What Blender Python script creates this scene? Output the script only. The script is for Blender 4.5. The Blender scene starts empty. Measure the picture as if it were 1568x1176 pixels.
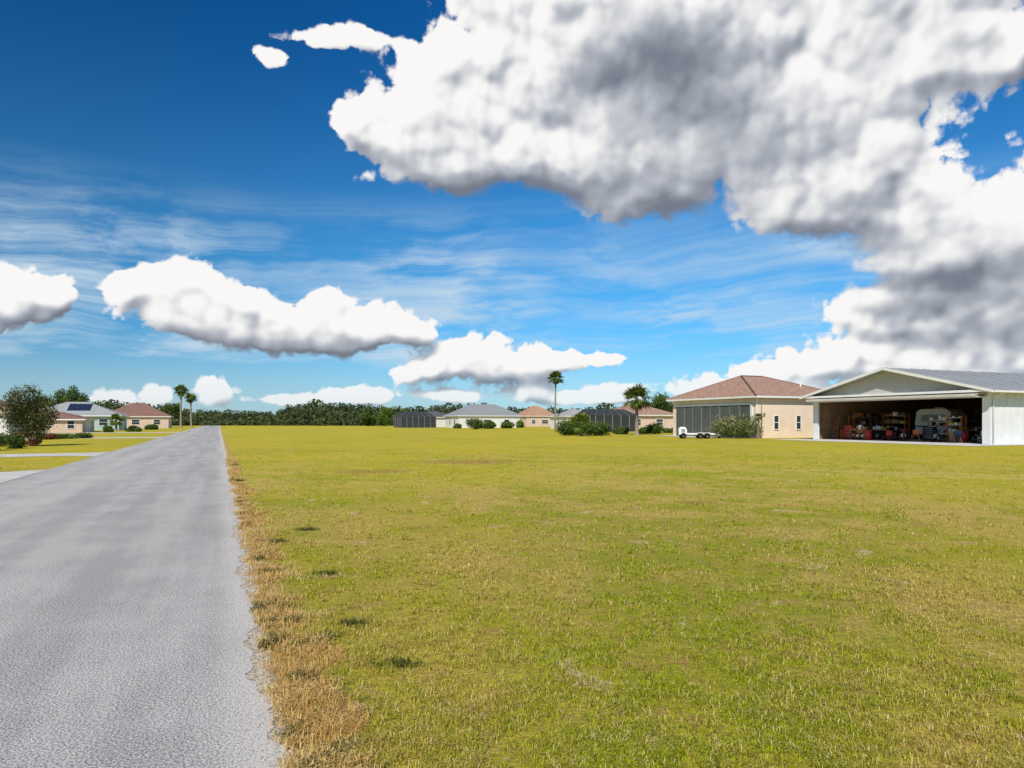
import bpy, math, random
import numpy as np
from mathutils import Vector, Matrix
random.seed(7); rng=np.random.default_rng(11)
S=bpy.context.scene
COL=S.collection
F=1045.0; H=1.7; HZ=645.0; CX=784.0
ROT=math.radians(23.26)
VX=(math.cos(ROT),math.sin(ROT))      # perpendicular to the road
UY=(-math.sin(ROT),math.cos(ROT))     # along the road
EDGE=0.27*math.cos(ROT)               # road right edge offset

def gp(px,py):
    Y=F*H/(py-HZ); return ((px-CX)/F*Y,Y)
def at(px,Y): return ((px-CX)/F*Y,Y)

# ---------------------------------------------------------------- node helper
class NT:
    def __init__(s,nt): s.nt=nt; s.n=nt.nodes; s.l=nt.links
    def node(s,t,ins=None,**props):
        n=s.n.new(t)
        for k,v in props.items(): setattr(n,k,v)
        if ins:
            for k,v in ins.items():
                if isinstance(v,bpy.types.NodeSocket): s.l.new(v,n.inputs[k])
                else: n.inputs[k].default_value=v
        return n
    def m(s,op,a,b=None,c=None,clamp=False):
        n=s.n.new('ShaderNodeMath'); n.operation=op; n.use_clamp=clamp
        for i,v in enumerate((a,b,c)):
            if v is None: continue
            if isinstance(v,bpy.types.NodeSocket): s.l.new(v,n.inputs[i])
            else: n.inputs[i].default_value=v
        return n.outputs[0]
    def vm(s,op,a,b=None,c=None,out=0):
        n=s.n.new('ShaderNodeVectorMath'); n.operation=op
        for i,v in enumerate((a,b,c)):
            if v is None: continue
            if isinstance(v,bpy.types.NodeSocket): s.l.new(v,n.inputs[i])
            else: n.inputs[i].default_value=v
        return n.outputs[out]
    def mix(s,f,a,b,blend='MIX'):
        n=s.n.new('ShaderNodeMix'); n.data_type='RGBA'; n.blend_type=blend
        for i,v in ((0,f),(6,a),(7,b)):
            if isinstance(v,bpy.types.NodeSocket): s.l.new(v,n.inputs[i])
            else: n.inputs[i].default_value=(v if i==0 else (*v[:3],1))
        return n.outputs[2]
    def sm(s,v,a,b,c=0.0,d=1.0):
        n=s.n.new('ShaderNodeMapRange'); n.interpolation_type='SMOOTHSTEP'
        s.l.new(v,n.inputs[0])
        for i,q in enumerate((a,b,c,d)): n.inputs[i+1].default_value=q
        return n.outputs[0]
    def noise(s,vec,scale,detail=4,rough=.55,dim='3D',out='Fac',dist=0.0):
        n=s.node('ShaderNodeTexNoise',noise_dimensions=dim)
        s.l.new(vec,n.inputs['Vector']); n.inputs['Scale'].default_value=scale
        n.inputs['Detail'].default_value=detail; n.inputs['Roughness'].default_value=rough
        n.inputs['Distortion'].default_value=dist
        return n.outputs[out]

def newmat(name):
    m=bpy.data.materials.new(name); m.use_nodes=True
    t=NT(m.node_tree); b=m.node_tree.nodes['Principled BSDF']
    return m,t,b
MC={}
def mat(name,col,rough=.8,var=.12,scale=2.0,bump=0.0,metal=0.0,spec=.3,lap=0.0):
    if name in MC: return MC[name]
    m,t,b=newmat(name)
    tc=t.node('ShaderNodeTexCoord').outputs['Object']
    n1=t.noise(tc,scale,5,.6); n2=t.noise(tc,scale*9,3,.6)
    f=t.m('ADD',t.m('MULTIPLY',n1,.6),t.m('MULTIPLY',n2,.4))
    lo=tuple(c*(1-var*1.6) for c in col); hi=tuple(min(1,c*(1+var*1.2)) for c in col)
    c=t.mix(t.sm(f,.33,.67),lo,hi)
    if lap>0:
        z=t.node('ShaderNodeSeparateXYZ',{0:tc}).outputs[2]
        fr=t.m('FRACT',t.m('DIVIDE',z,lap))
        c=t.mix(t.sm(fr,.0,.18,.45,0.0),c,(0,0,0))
    t.l.new(c,b.inputs['Base Color'])
    b.inputs['Roughness'].default_value=rough; b.inputs['Metallic'].default_value=metal
    b.inputs['Specular IOR Level'].default_value=spec
    if bump:
        bn=t.node('ShaderNodeBump',{'Strength':bump,'Distance':.02,'Height':n2}); t.l.new(bn.outputs[0],b.inputs['Normal'])
    MC[name]=m; return m

# ---------------------------------------------------------------- mesh helpers
def empty(name,x=0,y=0,z=0,rot=0):
    e=bpy.data.objects.new(name,None); COL.objects.link(e); e.location=(x,y,z); e.rotation_euler=(0,0,rot); e.empty_display_size=.5
    return e
def mesh(name,vs,fs,m=None,parent=None,smooth=False):
    me=bpy.data.meshes.new(name); me.from_pydata([tuple(v) for v in vs],[],fs); me.update()
    if m: me.materials.append(m)
    if smooth:
        me.polygons.foreach_set('use_smooth',[True]*len(me.polygons))
    o=bpy.data.objects.new(name,me); COL.objects.link(o)
    if parent: o.parent=parent
    return o
def box(p,name,x0,x1,y0,y1,z0,z1,m,bev=0.0):
    vs=[(x,y,z) for x in (x0,x1) for y in (y0,y1) for z in (z0,z1)]
    fs=[(0,1,3,2),(4,6,7,5),(0,4,5,1),(2,3,7,6),(0,2,6,4),(1,5,7,3)]
    o=mesh(name,vs,fs,m,p)
    if bev:
        b=o.modifiers.new('b','BEVEL'); b.width=bev; b.segments=3
    return o
def prism(p,name,poly,ax,a,b,m):
    vs=[];n=len(poly)
    for t in (a,b):
        for q in poly:
            v=list(q); v.insert(ax,t); vs.append(v)
    fs=[tuple(range(n))[::-1],tuple(range(n,2*n))]+[(i,(i+1)%n,n+(i+1)%n,n+i) for i in range(n)]
    return mesh(name,vs,fs,m,p)
def tube(name,pts,rad,m,parent=None,seg=8):
    vs=[];fs=[]
    pts=[Vector(q) for q in pts]
    for i,q in enumerate(pts):
        d=(pts[min(i+1,len(pts)-1)]-pts[max(i-1,0)]).normalized()
        a=d.cross(Vector((0.3,1,0.1))).normalized(); b=d.cross(a)
        for k in range(seg):
            an=2*math.pi*k/seg; vs.append(q+(a*math.cos(an)+b*math.sin(an))*rad[i])
    for i in range(len(pts)-1):
        for k in range(seg):
            fs.append((i*seg+k,i*seg+(k+1)%seg,(i+1)*seg+(k+1)%seg,(i+1)*seg+k))
    fs.append(tuple(range(seg))); fs.append(tuple((len(pts)-1)*seg+k for k in range(seg)))
    return mesh(name,vs,fs,m,parent,True)
def cyl(p,name,c,r,h,axis,m,seg=20):
    a=Vector(c); d=Vector(axis).normalized()*h/2
    return tube(name,[a-d,a-d*.8,a+d*.8,a+d],[r*.88,r,r,r*.88],m,p,seg)
def npmesh(name,V,Fq,m,parent=None,attr=None):
    me=bpy.data.meshes.new(name)
    nv=len(V); nf,k=Fq.shape
    me.vertices.add(nv); me.vertices.foreach_set('co',V.astype(np.float32).ravel())
    me.loops.add(nf*k); me.loops.foreach_set('vertex_index',Fq.astype(np.int32).ravel())
    me.polygons.add(nf); me.polygons.foreach_set('loop_start',np.arange(nf,dtype=np.int32)*k)
    me.update(calc_edges=True)
    if attr is not None:
        if not isinstance(attr,dict): attr={'shade':attr}
        for nm,arr in attr.items():
            a=me.attributes.new(nm,'FLOAT','POINT'); a.data.foreach_set('value',arr.astype(np.float32).ravel())
    me.materials.append(m)
    o=bpy.data.objects.new(name,me); COL.objects.link(o)
    if parent: o.parent=parent
    return o

# ---------------------------------------------------------------- foliage
def leafmat(name,dark,mid,light,trans=.25):
    if name in MC: return MC[name]
    m,t,b=newmat(name)
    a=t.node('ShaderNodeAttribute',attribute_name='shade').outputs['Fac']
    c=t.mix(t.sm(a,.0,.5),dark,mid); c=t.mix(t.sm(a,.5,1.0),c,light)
    t.l.new(c,b.inputs['Base Color']); b.inputs['Roughness'].default_value=.6; b.inputs['Specular IOR Level'].default_value=.2
    tr=t.node('ShaderNodeBsdfTranslucent',{'Color':c}); mx=t.node('ShaderNodeMixShader',{0:trans,1:b.outputs[0],2:tr.outputs[0]})
    t.l.new(mx.outputs[0],t.n['Material Output'].inputs[0])
    MC[name]=m; return m
def leaves(name,lobes,n,size,m,parent=None,inner=.55):
    L=np.array(lobes,float); vol=(L[:,3]*L[:,4]*L[:,5])**(2/3); pr=vol/vol.sum()
    idx=rng.choice(len(L),n,p=pr)
    d=rng.normal(size=(n,3)); d/=np.linalg.norm(d,axis=1)[:,None]
    r=inner+(1.08-inner)*rng.random(n)**.7
    C=L[idx,:3]+d*r[:,None]*L[idx,3:6]
    keep=C[:,2]>0.03; C=C[keep]; d=d[keep]; r=r[keep]; idx=idx[keep]; n=len(C)
    nn=d+rng.normal(size=(n,3))*.7; nn/=np.linalg.norm(nn,axis=1)[:,None]
    a=np.cross(nn,rng.normal(size=(n,3))); a/=np.linalg.norm(a,axis=1)[:,None]; b=np.cross(nn,a)
    s=(size*(.5+rng.random(n)))[:,None]
    V=np.stack([C-a*s*.5,C+b*s*.3,C+a*s*.5,C-b*s*.3],1).reshape(-1,3)
    Fq=np.arange(4*n).reshape(n,4)
    lobe=rng.random(len(L))[idx]
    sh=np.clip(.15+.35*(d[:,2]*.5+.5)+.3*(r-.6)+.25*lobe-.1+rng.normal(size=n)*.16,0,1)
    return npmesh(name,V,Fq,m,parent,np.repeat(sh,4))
BARK=mat('bark',(.16,.12,.09),.95,.3,6,.6)
LG=leafmat('leaf_green',(.02,.042,.008),(.075,.125,.02),(.19,.24,.04),.3)
LB=leafmat('leaf_bright',(.04,.09,.01),(.13,.21,.03),(.28,.36,.06),.3)
LO=leafmat('leaf_olive',(.035,.045,.014),(.11,.115,.035),(.24,.21,.06),.3)
LBR=leafmat('leaf_brownish',(.04,.03,.015),(.15,.11,.045),(.28,.21,.08))
LP=leafmat('leaf_pink',(.05,.08,.015),(.16,.19,.05),(.60,.48,.32))
LF=leafmat('leaf_far',(.022,.036,.014),(.062,.086,.028),(.14,.165,.05),.2)
LR=leafmat('leaf_red',(.06,.018,.012),(.17,.06,.03),(.30,.14,.06))
def rl(cx,cy,cz,w,h,k,spread=.6):
    out=[]
    for i in range(k):
        a=random.random()*6.28; rr=random.random()**.5*w*spread
        q=random.uniform(.28,.5)
        zz=random.uniform(-.5,.5)*h*(1-rr/w*.6)
        out.append((cx+rr*math.cos(a),cy+rr*math.sin(a),cz+zz,w*q,w*q,h*q*.75))
    return out
def bush(name,x,y,w,h,m=LG,n=2500,leaf=.14,k=9):
    e=empty(name,x,y)
    lob=[]
    for i in range(k):
        a=random.random()*6.28; rr=random.random()**.5*w*.3; q=random.uniform(.24,.36)
        zc=random.uniform(.25,.68)*h*(1-.5*rr/(w*.5))
        lob.append((rr*math.cos(a),rr*math.sin(a),zc,w*q,w*q,h*q))
    for i in range(5):
        a=random.random()*6.28
        tube('stem_%d'%(i+1),[(0.05*math.cos(a),.05*math.sin(a),0),(w*.1*math.cos(a),w*.1*math.sin(a),h*.3),(w*.22*math.cos(a),w*.22*math.sin(a),h*.65)],[.03,.02,.01],BARK,e,6)
    leaves('foliage',lob,n,leaf,m,e,.3); return e
def tree(name,x,y,h,w,m=LG,n=5000,leaf=.25,k=16,base=.3):
    e=empty(name,x,y)
    tr=.03*h
    tube('trunk',[(0,0,-.1),(.02*h,0,h*.2),(-.01*h,.01*h,h*.45),(.02*h,0,h*.8)],[tr,tr*.75,tr*.55,tr*.2],BARK,e)
    for i in range(7):
        a=i*.9+random.random(); z=h*random.uniform(.2,.55); q=w*random.uniform(.25,.42)
        tube('limb_%d'%(i+1),[(0,0,z),(q*.5*math.cos(a),q*.5*math.sin(a),z+h*.12),(q*math.cos(a),q*math.sin(a),z+h*.28)],[tr*.4,tr*.25,tr*.08],BARK,e,6)
    cz=h*(base+(1-base)*.5)
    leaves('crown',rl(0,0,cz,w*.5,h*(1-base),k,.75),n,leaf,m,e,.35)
    return e
def palm(name,x,y,h,cw,tr=.16,nf=34,skirt=True,blade=.06):
    e=empty(name,x,y)
    lean=random.uniform(-.03,.03)*h
    tube('trunk',[(0,0,-.1),(lean*.1,0,h*.1),(lean*.5,0,h*.5),(lean,0,h-cw*.42)],[tr*1.5,tr*1.05,tr*.9,tr*.95],mat('palm_bark',(.27,.22,.17),.95,.25,8,.6),e,10)
    top=Vector((lean,0,h-cw*.42)); R=cw*.5
    V=[];Fs=[];A=[]
    def frond(az,el,L,sh):
        d=Vector((math.cos(az)*math.cos(el),math.sin(az)*math.cos(el),math.sin(el)))
        side=Vector((-math.sin(az),math.cos(az),0))
        pl=L*.45; hub=top+d*pl+Vector((0,0,-.05*L))
        i=len(V); V.extend([top-side*.03,top+side*.03,hub+side*.02,hub-side*.02]); Fs.append((i,i+1,i+2,i+3)); A.extend([sh]*4)
        nb=17
        up=d.cross(side)
        for j in range(nb):
            t=(j/(nb-1)-.5)*2*1.9
            dr=(d*math.cos(t)+side*math.sin(t)+up*random.uniform(-.15,.15)).normalized()
            bl=L*.58*(1-.18*abs(t)/1.9)*random.uniform(.85,1.1)
            w=dr.cross(up).normalized()*blade*random.uniform(.6,1.0)
            midp=hub+dr*bl*.55; tip=hub+dr*bl+Vector((0,0,-bl*random.uniform(.15,.5)))
            i=len(V); V.extend([hub,midp+w,tip,midp-w]); Fs.append((i,i+1,i+2,i+3)); s=min(1,max(0,sh+random.uniform(-.2,.3))); A.extend([s]*4)
    for i in range(nf):
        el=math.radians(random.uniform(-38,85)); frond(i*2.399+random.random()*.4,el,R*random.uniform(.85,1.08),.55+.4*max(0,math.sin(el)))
    npmesh('fronds',np.array([tuple(v) for v in V]),np.array(Fs),LG,e,np.array(A))
    if skirt:
        V.clear();Fs.clear();A.clear()
        for i in range(12): frond(i*2.4,math.radians(random.uniform(-78,-50)),R*.6,.5)
        npmesh('dead_skirt',np.array([tuple(v) for v in V]),np.array(Fs),LBR,e,np.array(A))
    return e

# ================= SKY =================
W=bpy.data.worlds.new('World'); S.world=W; W.use_nodes=True
t=NT(W.node_tree); t.n.clear()
SUN_EL=math.radians(43); SAZ=math.atan2(-.25,-1)
sky=t.node('ShaderNodeTexSky',sky_type='NISHITA',sun_disc=False,sun_elevation=SUN_EL,sun_rotation=SAZ,altitude=0,air_density=1.0,dust_density=.4,ozone_density=2.5)
dirv=t.node('ShaderNodeTexCoord').outputs['Generated']
sx=t.node('ShaderNodeSeparateXYZ',{0:dirv})
az=t.m('ARCTAN2',sx.outputs[0],sx.outputs[1])
hh=t.m('SQRT',t.m('ADD',t.m('MULTIPLY',sx.outputs[0],sx.outputs[0]),t.m('MULTIPLY',sx.outputs[1],sx.outputs[1])))
el=t.m('ARCTAN2',sx.outputs[2],hh)
P=t.node('ShaderNodeCombineXYZ',{0:az,1:el}).outputs[0]
wv=t.vm('SUBTRACT',t.noise(P,4,3,.5,'2D','Color'),(.5,.5,.5))
tilt=t.node('ShaderNodeCombineXYZ',{0:az,1:t.m('ADD',el,t.m('MULTIPLY',az,-.05))}).outputs[0]
cn=t.noise(t.vm('MULTIPLY_ADD',wv,(.5,.35,0),t.vm('MULTIPLY',tilt,(1.0,9.0,1))),3.0,9,.6,'2D')
cbig=t.noise(t.vm('MULTIPLY',P,(1,2.5,1)),2.6,2,.5,'2D')
band=t.m('MULTIPLY',t.sm(el,.03,.10),t.sm(el,.20,.33,1.0,0.0))
cir=t.m('MULTIPLY',t.m('MULTIPLY',t.sm(cn,.33,.72),t.sm(cbig,.32,.54,.5,1.0)),band)
haze=t.sm(el,.0,.12,.45,0.0)
thin=t.m('MAXIMUM',t.m('MULTIPLY',cir,.9),haze)
tint=t.mix(t.sm(el,.0,.22),(.34,.66,.94),(.20,.68,.96)); tint=t.mix(t.sm(el,.2,.55),tint,(.04,.43,.80))
azt=t.sm(az,-.75,.2,.80,1.12)
skyc=t.mix(1.0,sky.outputs[0],tint,'MULTIPLY')
skyc=t.vm('SCALE',skyc); t.l.new(azt,skyc.node.inputs['Scale'])
bg1=t.node('ShaderNodeBackground',{'Color':skyc,'Strength':.12})
bgc=t.node('ShaderNodeBackground',{'Color':(.64,.80,.93,1),'Strength':.88})
m1=t.node('ShaderNodeMixShader',{0:thin,1:bg1.outputs[0],2:bgc.outputs[0]})
ow=t.node('ShaderNodeOutputWorld'); t.l.new(m1.outputs[0],ow.inputs[0])
W.cycles.sampling_method='NONE'

def lat(u,v,cell,seed):
    r=np.random.default_rng(seed).random((256,256))
    x=u/cell+1000; y=v/cell+1000; i=np.floor(x).astype(int); j=np.floor(y).astype(int); a=x-i; b=y-j
    a=a*a*a*(a*(a*6-15)+10); b=b*b*b*(b*(b*6-15)+10)
    g=lambda p,q: r[p%256,q%256]
    return (g(i,j)*(1-a)+g(i+1,j)*a)*(1-b)+(g(i,j+1)*(1-a)+g(i+1,j+1)*a)*b
def fbm(u,v,cell,seed,o=5,rg=.5):
    s=0;w=1;tt=0
    for k in range(o): s=s+w*lat(u,v,cell/2**k,seed+k); tt+=w; w*=rg
    return s/tt
def billow(u,v,cell,seed):
    r=np.random.default_rng(seed).random((128,128,2))
    x=u/cell+512; y=v/cell+512; i=np.floor(x).astype(int); j=np.floor(y).astype(int)
    best=np.full(u.shape,9.)
    for di in (-1,0,1):
        for dj in (-1,0,1):
            c=r[(i+di)%128,(j+dj)%128]
            d=(i+di+c[...,0]-x)**2+(j+dj+c[...,1]-y)**2
            best=np.minimum(best,d)
    return 1-np.clip(best,0,1)
def toang(px,py):
    a=math.atan((px-CX)/F); return a,math.atan((HZ-py)/F*math.cos(a))
def ell(b):
    cx,cy,rx,ry=b; a,e=toang(cx,cy)
    a0,_=toang(cx-rx,cy); a1,_=toang(cx+rx,cy); _,e0=toang(cx,cy+ry); _,e1=toang(cx,cy-ry)
    return a*1000,e*1000,(a1-a0)*500,(e1-e0)*500
CL=[(610,200,70,45),(560,178,42,26),(700,130,62,58),(770,215,150,80),(690,275,95,34),(860,140,150,85),(1010,110,210,120),(1040,245,170,75),(985,318,75,32),(880,260,90,30),
(1250,140,200,125),(1340,260,115,60),(1215,335,85,48),(1420,90,120,50),(1540,95,80,36),(1390,330,115,52),(1500,350,85,42),(1450,405,140,38),(1590,400,90,50),
(1330,480,75,32),(1440,480,120,42),(1570,520,120,60),(1290,545,95,26),(1430,565,150,34),(1180,574,60,18),(1000,-30,400,60),(1400,-30,350,70),
(180,445,30,22),(245,440,48,34),(310,462,60,40),(285,490,80,20),(375,480,50,36),(405,520,80,26),(435,500,45,32),(498,470,30,26),(500,525,70,28),(545,512,40,28),(605,498,48,30),(640,515,30,14),
(15,458,55,38),(85,458,30,30),(-80,480,120,50),
(620,576,32,14),(665,562,36,22),(730,548,52,38),(790,568,60,22),(845,556,40,22),(925,552,32,11),
(175,612,50,16),(245,606,24,20),(335,600,34,22),(450,614,50,10),(520,606,34,14),(575,608,36,16),(690,606,50,11),(880,612,60,13),(945,606,40,17),(1080,598,55,20),(810,600,30,14),(1230,604,130,18),
(520,60,90,18),(400,76,30,16),
(1760,300,180,140),(2000,500,280,80),(-400,420,180,60),(-300,60,130,40),(1900,60,180,80)]
SHD=[(1010,112,120,62,1.0),(1070,180,90,44,.6),(690,304,120,20,.85),(1015,326,120,28,.95),(850,282,180,20,.8),(1240,380,120,26,.85),(1310,318,150,20,.35),(1440,424,170,25,.95),(1430,466,150,20,.75),(1540,515,150,32,.6),
(380,537,170,20,.65),(540,548,120,16,.65),(735,588,110,11,.6),(1140,228,120,28,.4),(1370,596,170,11,.45),(1380,70,80,22,.2),(40,496,90,14,.6),(785,85,30,20,.3),(1230,245,80,22,.25),(270,508,70,14,.5),(620,526,60,10,.45),(880,572,60,6,.35)]
NA,NE=1250,520
A=np.linspace(-1150,1150,NA); E=np.linspace(-10,900,NE)
U,V_=np.meshgrid(A,E,indexing='ij')
wu=(fbm(U,V_,110,1)-.5); wv_=(fbm(U,V_,110,9)-.5)
fade=np.clip(V_/260,.2,1)
u1=U+wu*62*fade; v1=V_+wv_*44*fade
G=np.zeros_like(U)
for b in CL:
    a,e,ra,re=ell(b)
    d=((u1-a)/ra)**2+((v1-e)/re)**2
    G+=np.exp(-np.clip(d,0,30)*np.where(v1<e,1.3,.9))
G=np.clip(G*1.2-.50,-1,.75)
u2=U+(fbm(U,V_,30,21,3)-.5)*22; v2=V_+(fbm(U,V_,30,31,3)-.5)*22
low=np.clip(1-V_/75,0,1); lw=np.clip(1.9-V_/150,0,1)
B1=.50*(billow(u2,v2,58,41)-.66)+.36*(billow(u2,v2,27,42)-.66)+.16*(billow(u2,v2,13,43)-.66)+.05*(billow(u2,v2,7,44)-.66)
B2=.62*(billow(u2,v2,30,45)-.62)+.34*(billow(u2,v2,14,46)-.66)+.14*(billow(u2,v2,7,47)-.66)
B=B1*(1-lw)+B2*lw
D=G+B+.24*(fbm(U,V_,90,50,6,.55)-.5)
T=np.clip(D,0,1.5)
du=A[1]-A[0]; dv=E[1]-E[0]
def shift(X,su,sv):
    i=np.clip(np.arange(NA)+int(round(su/du)),0,NA-1); j=np.clip(np.arange(NE)+int(round(sv/dv)),0,NE-1)
    return X[np.ix_(i,j)]
def blur(X,n):
    for _ in range(n):
        X=(X+np.roll(X,1,0)+np.roll(X,-1,0))/3; X=(X+np.roll(X,1,1)+np.roll(X,-1,1))/3
    return X
occ=np.zeros_like(T)
for k in range(1,11): occ+=shift(T,-2.2*k,5.0*k)
occ=blur(occ/10,4)
Tb=blur(T,2); E1=Tb-shift(Tb,-5,9); Tc=blur(T,6); E2=Tc-shift(Tc,-13,22)
Sh=np.zeros_like(U)
u3=U+wu*60+(fbm(U,V_,40,61)-.5)*46; v3=V_+wv_*50*fade+(fbm(U,V_,40,71)-.5)*34*fade
for cx,cy,rx,ry,k in SHD:
    a,e,ra,re=ell((cx,cy,rx,ry))
    d=((u3-a)/ra)**2+((v3-e)/re)**2
    Sh=1-(1-Sh)*(1-k*np.exp(-d*.85))
soft=fbm(U,V_,160,81,3)
lit=.93+(.50*E1+.60*E2)*(1-.6*Sh)*(.5+.9*soft)-.14*np.clip(occ,0,1)-.72*Sh
lit=np.clip(lit,0,1.2)
R=4700
ca,sa,ce,se=np.cos(U/1000),np.sin(U/1000),np.cos(V_/1000),np.sin(V_/1000)
Vt=np.stack([R*ce*sa,R*ce*ca,R*se],-1).reshape(-1,3)
I=np.arange(NA*NE).reshape(NA,NE)
Fq=np.stack([I[:-1,:-1],I[:-1,1:],I[1:,1:],I[1:,:-1]],-1).reshape(-1,4)
sm_=bpy.data.materials.new('cloud_layer'); sm_.use_nodes=True; q=NT(sm_.node_tree); q.n.clear()
at_=lambda n: q.node('ShaderNodeAttribute',attribute_name=n).outputs['Fac']
pos=q.vm('NORMALIZE',q.node('ShaderNodeNewGeometry').outputs['Position'])
n1=q.m('SUBTRACT',q.noise(pos,80,7,.62),.5)
dd=q.m('ADD',at_('cloud'),q.m('MULTIPLY',n1,.42))
hi=q.m('ADD',.20,q.m('MULTIPLY',at_('under'),.45))
al=q.m('DIVIDE',dd,hi,clamp=True); al=q.sm(al,0,1)
al=q.m('MULTIPLY',al,q.m('SUBTRACT',1.0,q.m('MULTIPLY',at_('low'),.38)))
ll=q.m('ADD',at_('light'),q.m('MULTIPLY',n1,.13))
cc=q.mix(q.sm(ll,0,.55),(.18,.20,.25),(.42,.45,.51)); cc=q.mix(q.sm(ll,.40,.98),cc,(.95,.94,.93))
em=q.node('ShaderNodeEmission',{'Color':cc,'Strength':1.0}); tr=q.node('ShaderNodeBsdfTransparent')
mx=q.node('ShaderNodeMixShader',{0:al,1:tr.outputs[0],2:em.outputs[0]}); o=q.node('ShaderNodeOutputMaterial'); q.l.new(mx.outputs[0],o.inputs[0])
sm_.cycles.emission_sampling='NONE'
npmesh('sky',Vt,Fq,sm_,None,{'cloud':D,'light':lit,'under':np.maximum(Sh,low*.5),'low':low})

# sun
sd=bpy.data.lights.new('sun','SUN'); sd.energy=4.8; sd.angle=math.radians(.5); sd.color=(1,.93,.82)
so=bpy.data.objects.new('sun',sd); COL.objects.link(so)
ts=Vector((math.sin(SAZ)*math.cos(SUN_EL),math.cos(SAZ)*math.cos(SUN_EL),math.sin(SUN_EL)))
so.rotation_euler=ts.to_track_quat('Z','Y').to_euler(); so.location=(0,-20,40)

# ---------------------------------------------------------------- ground colour group
gg=bpy.data.node_groups.new('turf_colour','ShaderNodeTree')
gg.interface.new_socket('Color',in_out='OUTPUT',socket_type='NodeSocketColor')
gg.interface.new_socket('H',in_out='OUTPUT',socket_type='NodeSocketFloat')
gg.interface.new_socket('Dry',in_out='OUTPUT',socket_type='NodeSocketFloat')
q=NT(gg); go=q.node('NodeGroupOutput')
pos=q.node('ShaderNodeNewGeometry').outputs['Position']
pos=q.vm('MULTIPLY',pos,(1,1,0))
xy=q.node('ShaderNodeSeparateXYZ',{0:pos})
s=q.m('SUBTRACT',q.m('ADD',q.m('MULTIPLY',xy.outputs[0],VX[0]),q.m('MULTIPLY',xy.outputs[1],VX[1])),EDGE)
nL=q.noise(pos,.11,4,.6,'2D'); nM=q.noise(pos,1.0,6,.7,'2D'); nF=q.noise(pos,9,4,.7,'2D'); nV=q.noise(pos,55,3,.7,'2D')
dist=q.vm('LENGTH',pos,out=1)
near=q.sm(dist,6,45,0.0,1.0)
dry=q.sm(q.m('ADD',q.m('ADD',q.m('MULTIPLY',nM,.6),q.m('MULTIPLY',nF,.25)),q.m('MULTIPLY',q.noise(pos,.3,3,.5,'2D'),.45)),.53,.75)
c=q.mix(dry,(.31,.34,.016),(.58,.43,.11))
c=q.mix(q.m('MULTIPLY',q.sm(nL,.38,.64),.5),c,(.47,.43,.018))
c=q.mix(q.m('MULTIPLY',near,.62),c,q.mix(q.sm(nL,.35,.65),(.42,.395,.014),(.54,.44,.025)))
c=q.mix(q.m('MULTIPLY',q.sm(q.noise(pos,2.6,6,.75,'2D'),.52,.66),.7),c,(.48,.30,.10))
c=q.mix(q.m('MULTIPLY',q.sm(nV,.48,.68),.55),c,(.14,.11,.03))
c=q.mix(q.m('MULTIPLY',q.sm(q.noise(pos,1.3,7,.75,'2D',dist=.4),.645,.69),.8),c,(.70,.55,.36))
for px,py,rx,ry in ((720,707,3.0,2.2),(575,722,1.6,1.4),(1070,770,.6,.5),(540,957,.16,.12),(1076,1043,.13,.06)):
    x0,y0=gp(px,py)
    wpv=q.vm('MULTIPLY_ADD',q.vm('SUBTRACT',q.noise(pos,2.0,4,.6,'2D','Color'),(.5,.5,.5)),(rx,ry,0),pos)
    d=q.vm('LENGTH',q.vm('MULTIPLY_ADD',wpv,(1/rx,1/ry,0),(-x0/rx,-y0/ry,0)),out=1)
    c=q.mix(q.sm(d,.3,1.1,.65,0.0),c,(.32,.2,.06))
for yy in (22.0,20.3):
    tl=q.m('ABSOLUTE',q.m('SUBTRACT',q.m('ADD',xy.outputs[1],q.m('MULTIPLY',xy.outputs[0],.42)),q.m('ADD',yy+4.5,q.m('MULTIPLY',nL,3.0))))
    tm=q.m('MULTIPLY',q.sm(tl,.05,.4,1.0,0.0),q.sm(xy.outputs[0],6,11))
    c=q.mix(q.m('MULTIPLY',tm,q.m('MULTIPLY',q.sm(nF,.4,.6),.7)),c,(.66,.55,.26))
sn=q.m('ADD',s,q.m('MULTIPLY',q.m('SUBTRACT',nM,.5),.7))
br=q.m('MULTIPLY',q.sm(sn,.18,.52,1.0,0.0),q.sm(s,-.3,-.1))
cb=q.mix(q.sm(nF,.35,.65),(.30,.17,.06),(.64,.43,.16))
c=q.mix(q.m('MULTIPLY',br,.85),c,cb)
ss=q.m('ADD',s,q.m('MULTIPLY',q.m('SUBTRACT',q.noise(pos,3.5,5,.7,'2D'),.5),.55))
sa=q.m('MULTIPLY',q.sm(ss,.06,.18,1.0,0.0),q.sm(s,-1.0,-.9))
c=q.mix(sa,c,q.mix(nF,(.50,.43,.34),(.78,.70,.58)))
q.l.new(c,go.inputs[0]); q.l.new(q.m('ADD',q.m('MULTIPLY',nF,.7),q.m('MULTIPLY',nV,.5)),go.inputs[1]); q.l.new(dry,go.inputs[2])

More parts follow.
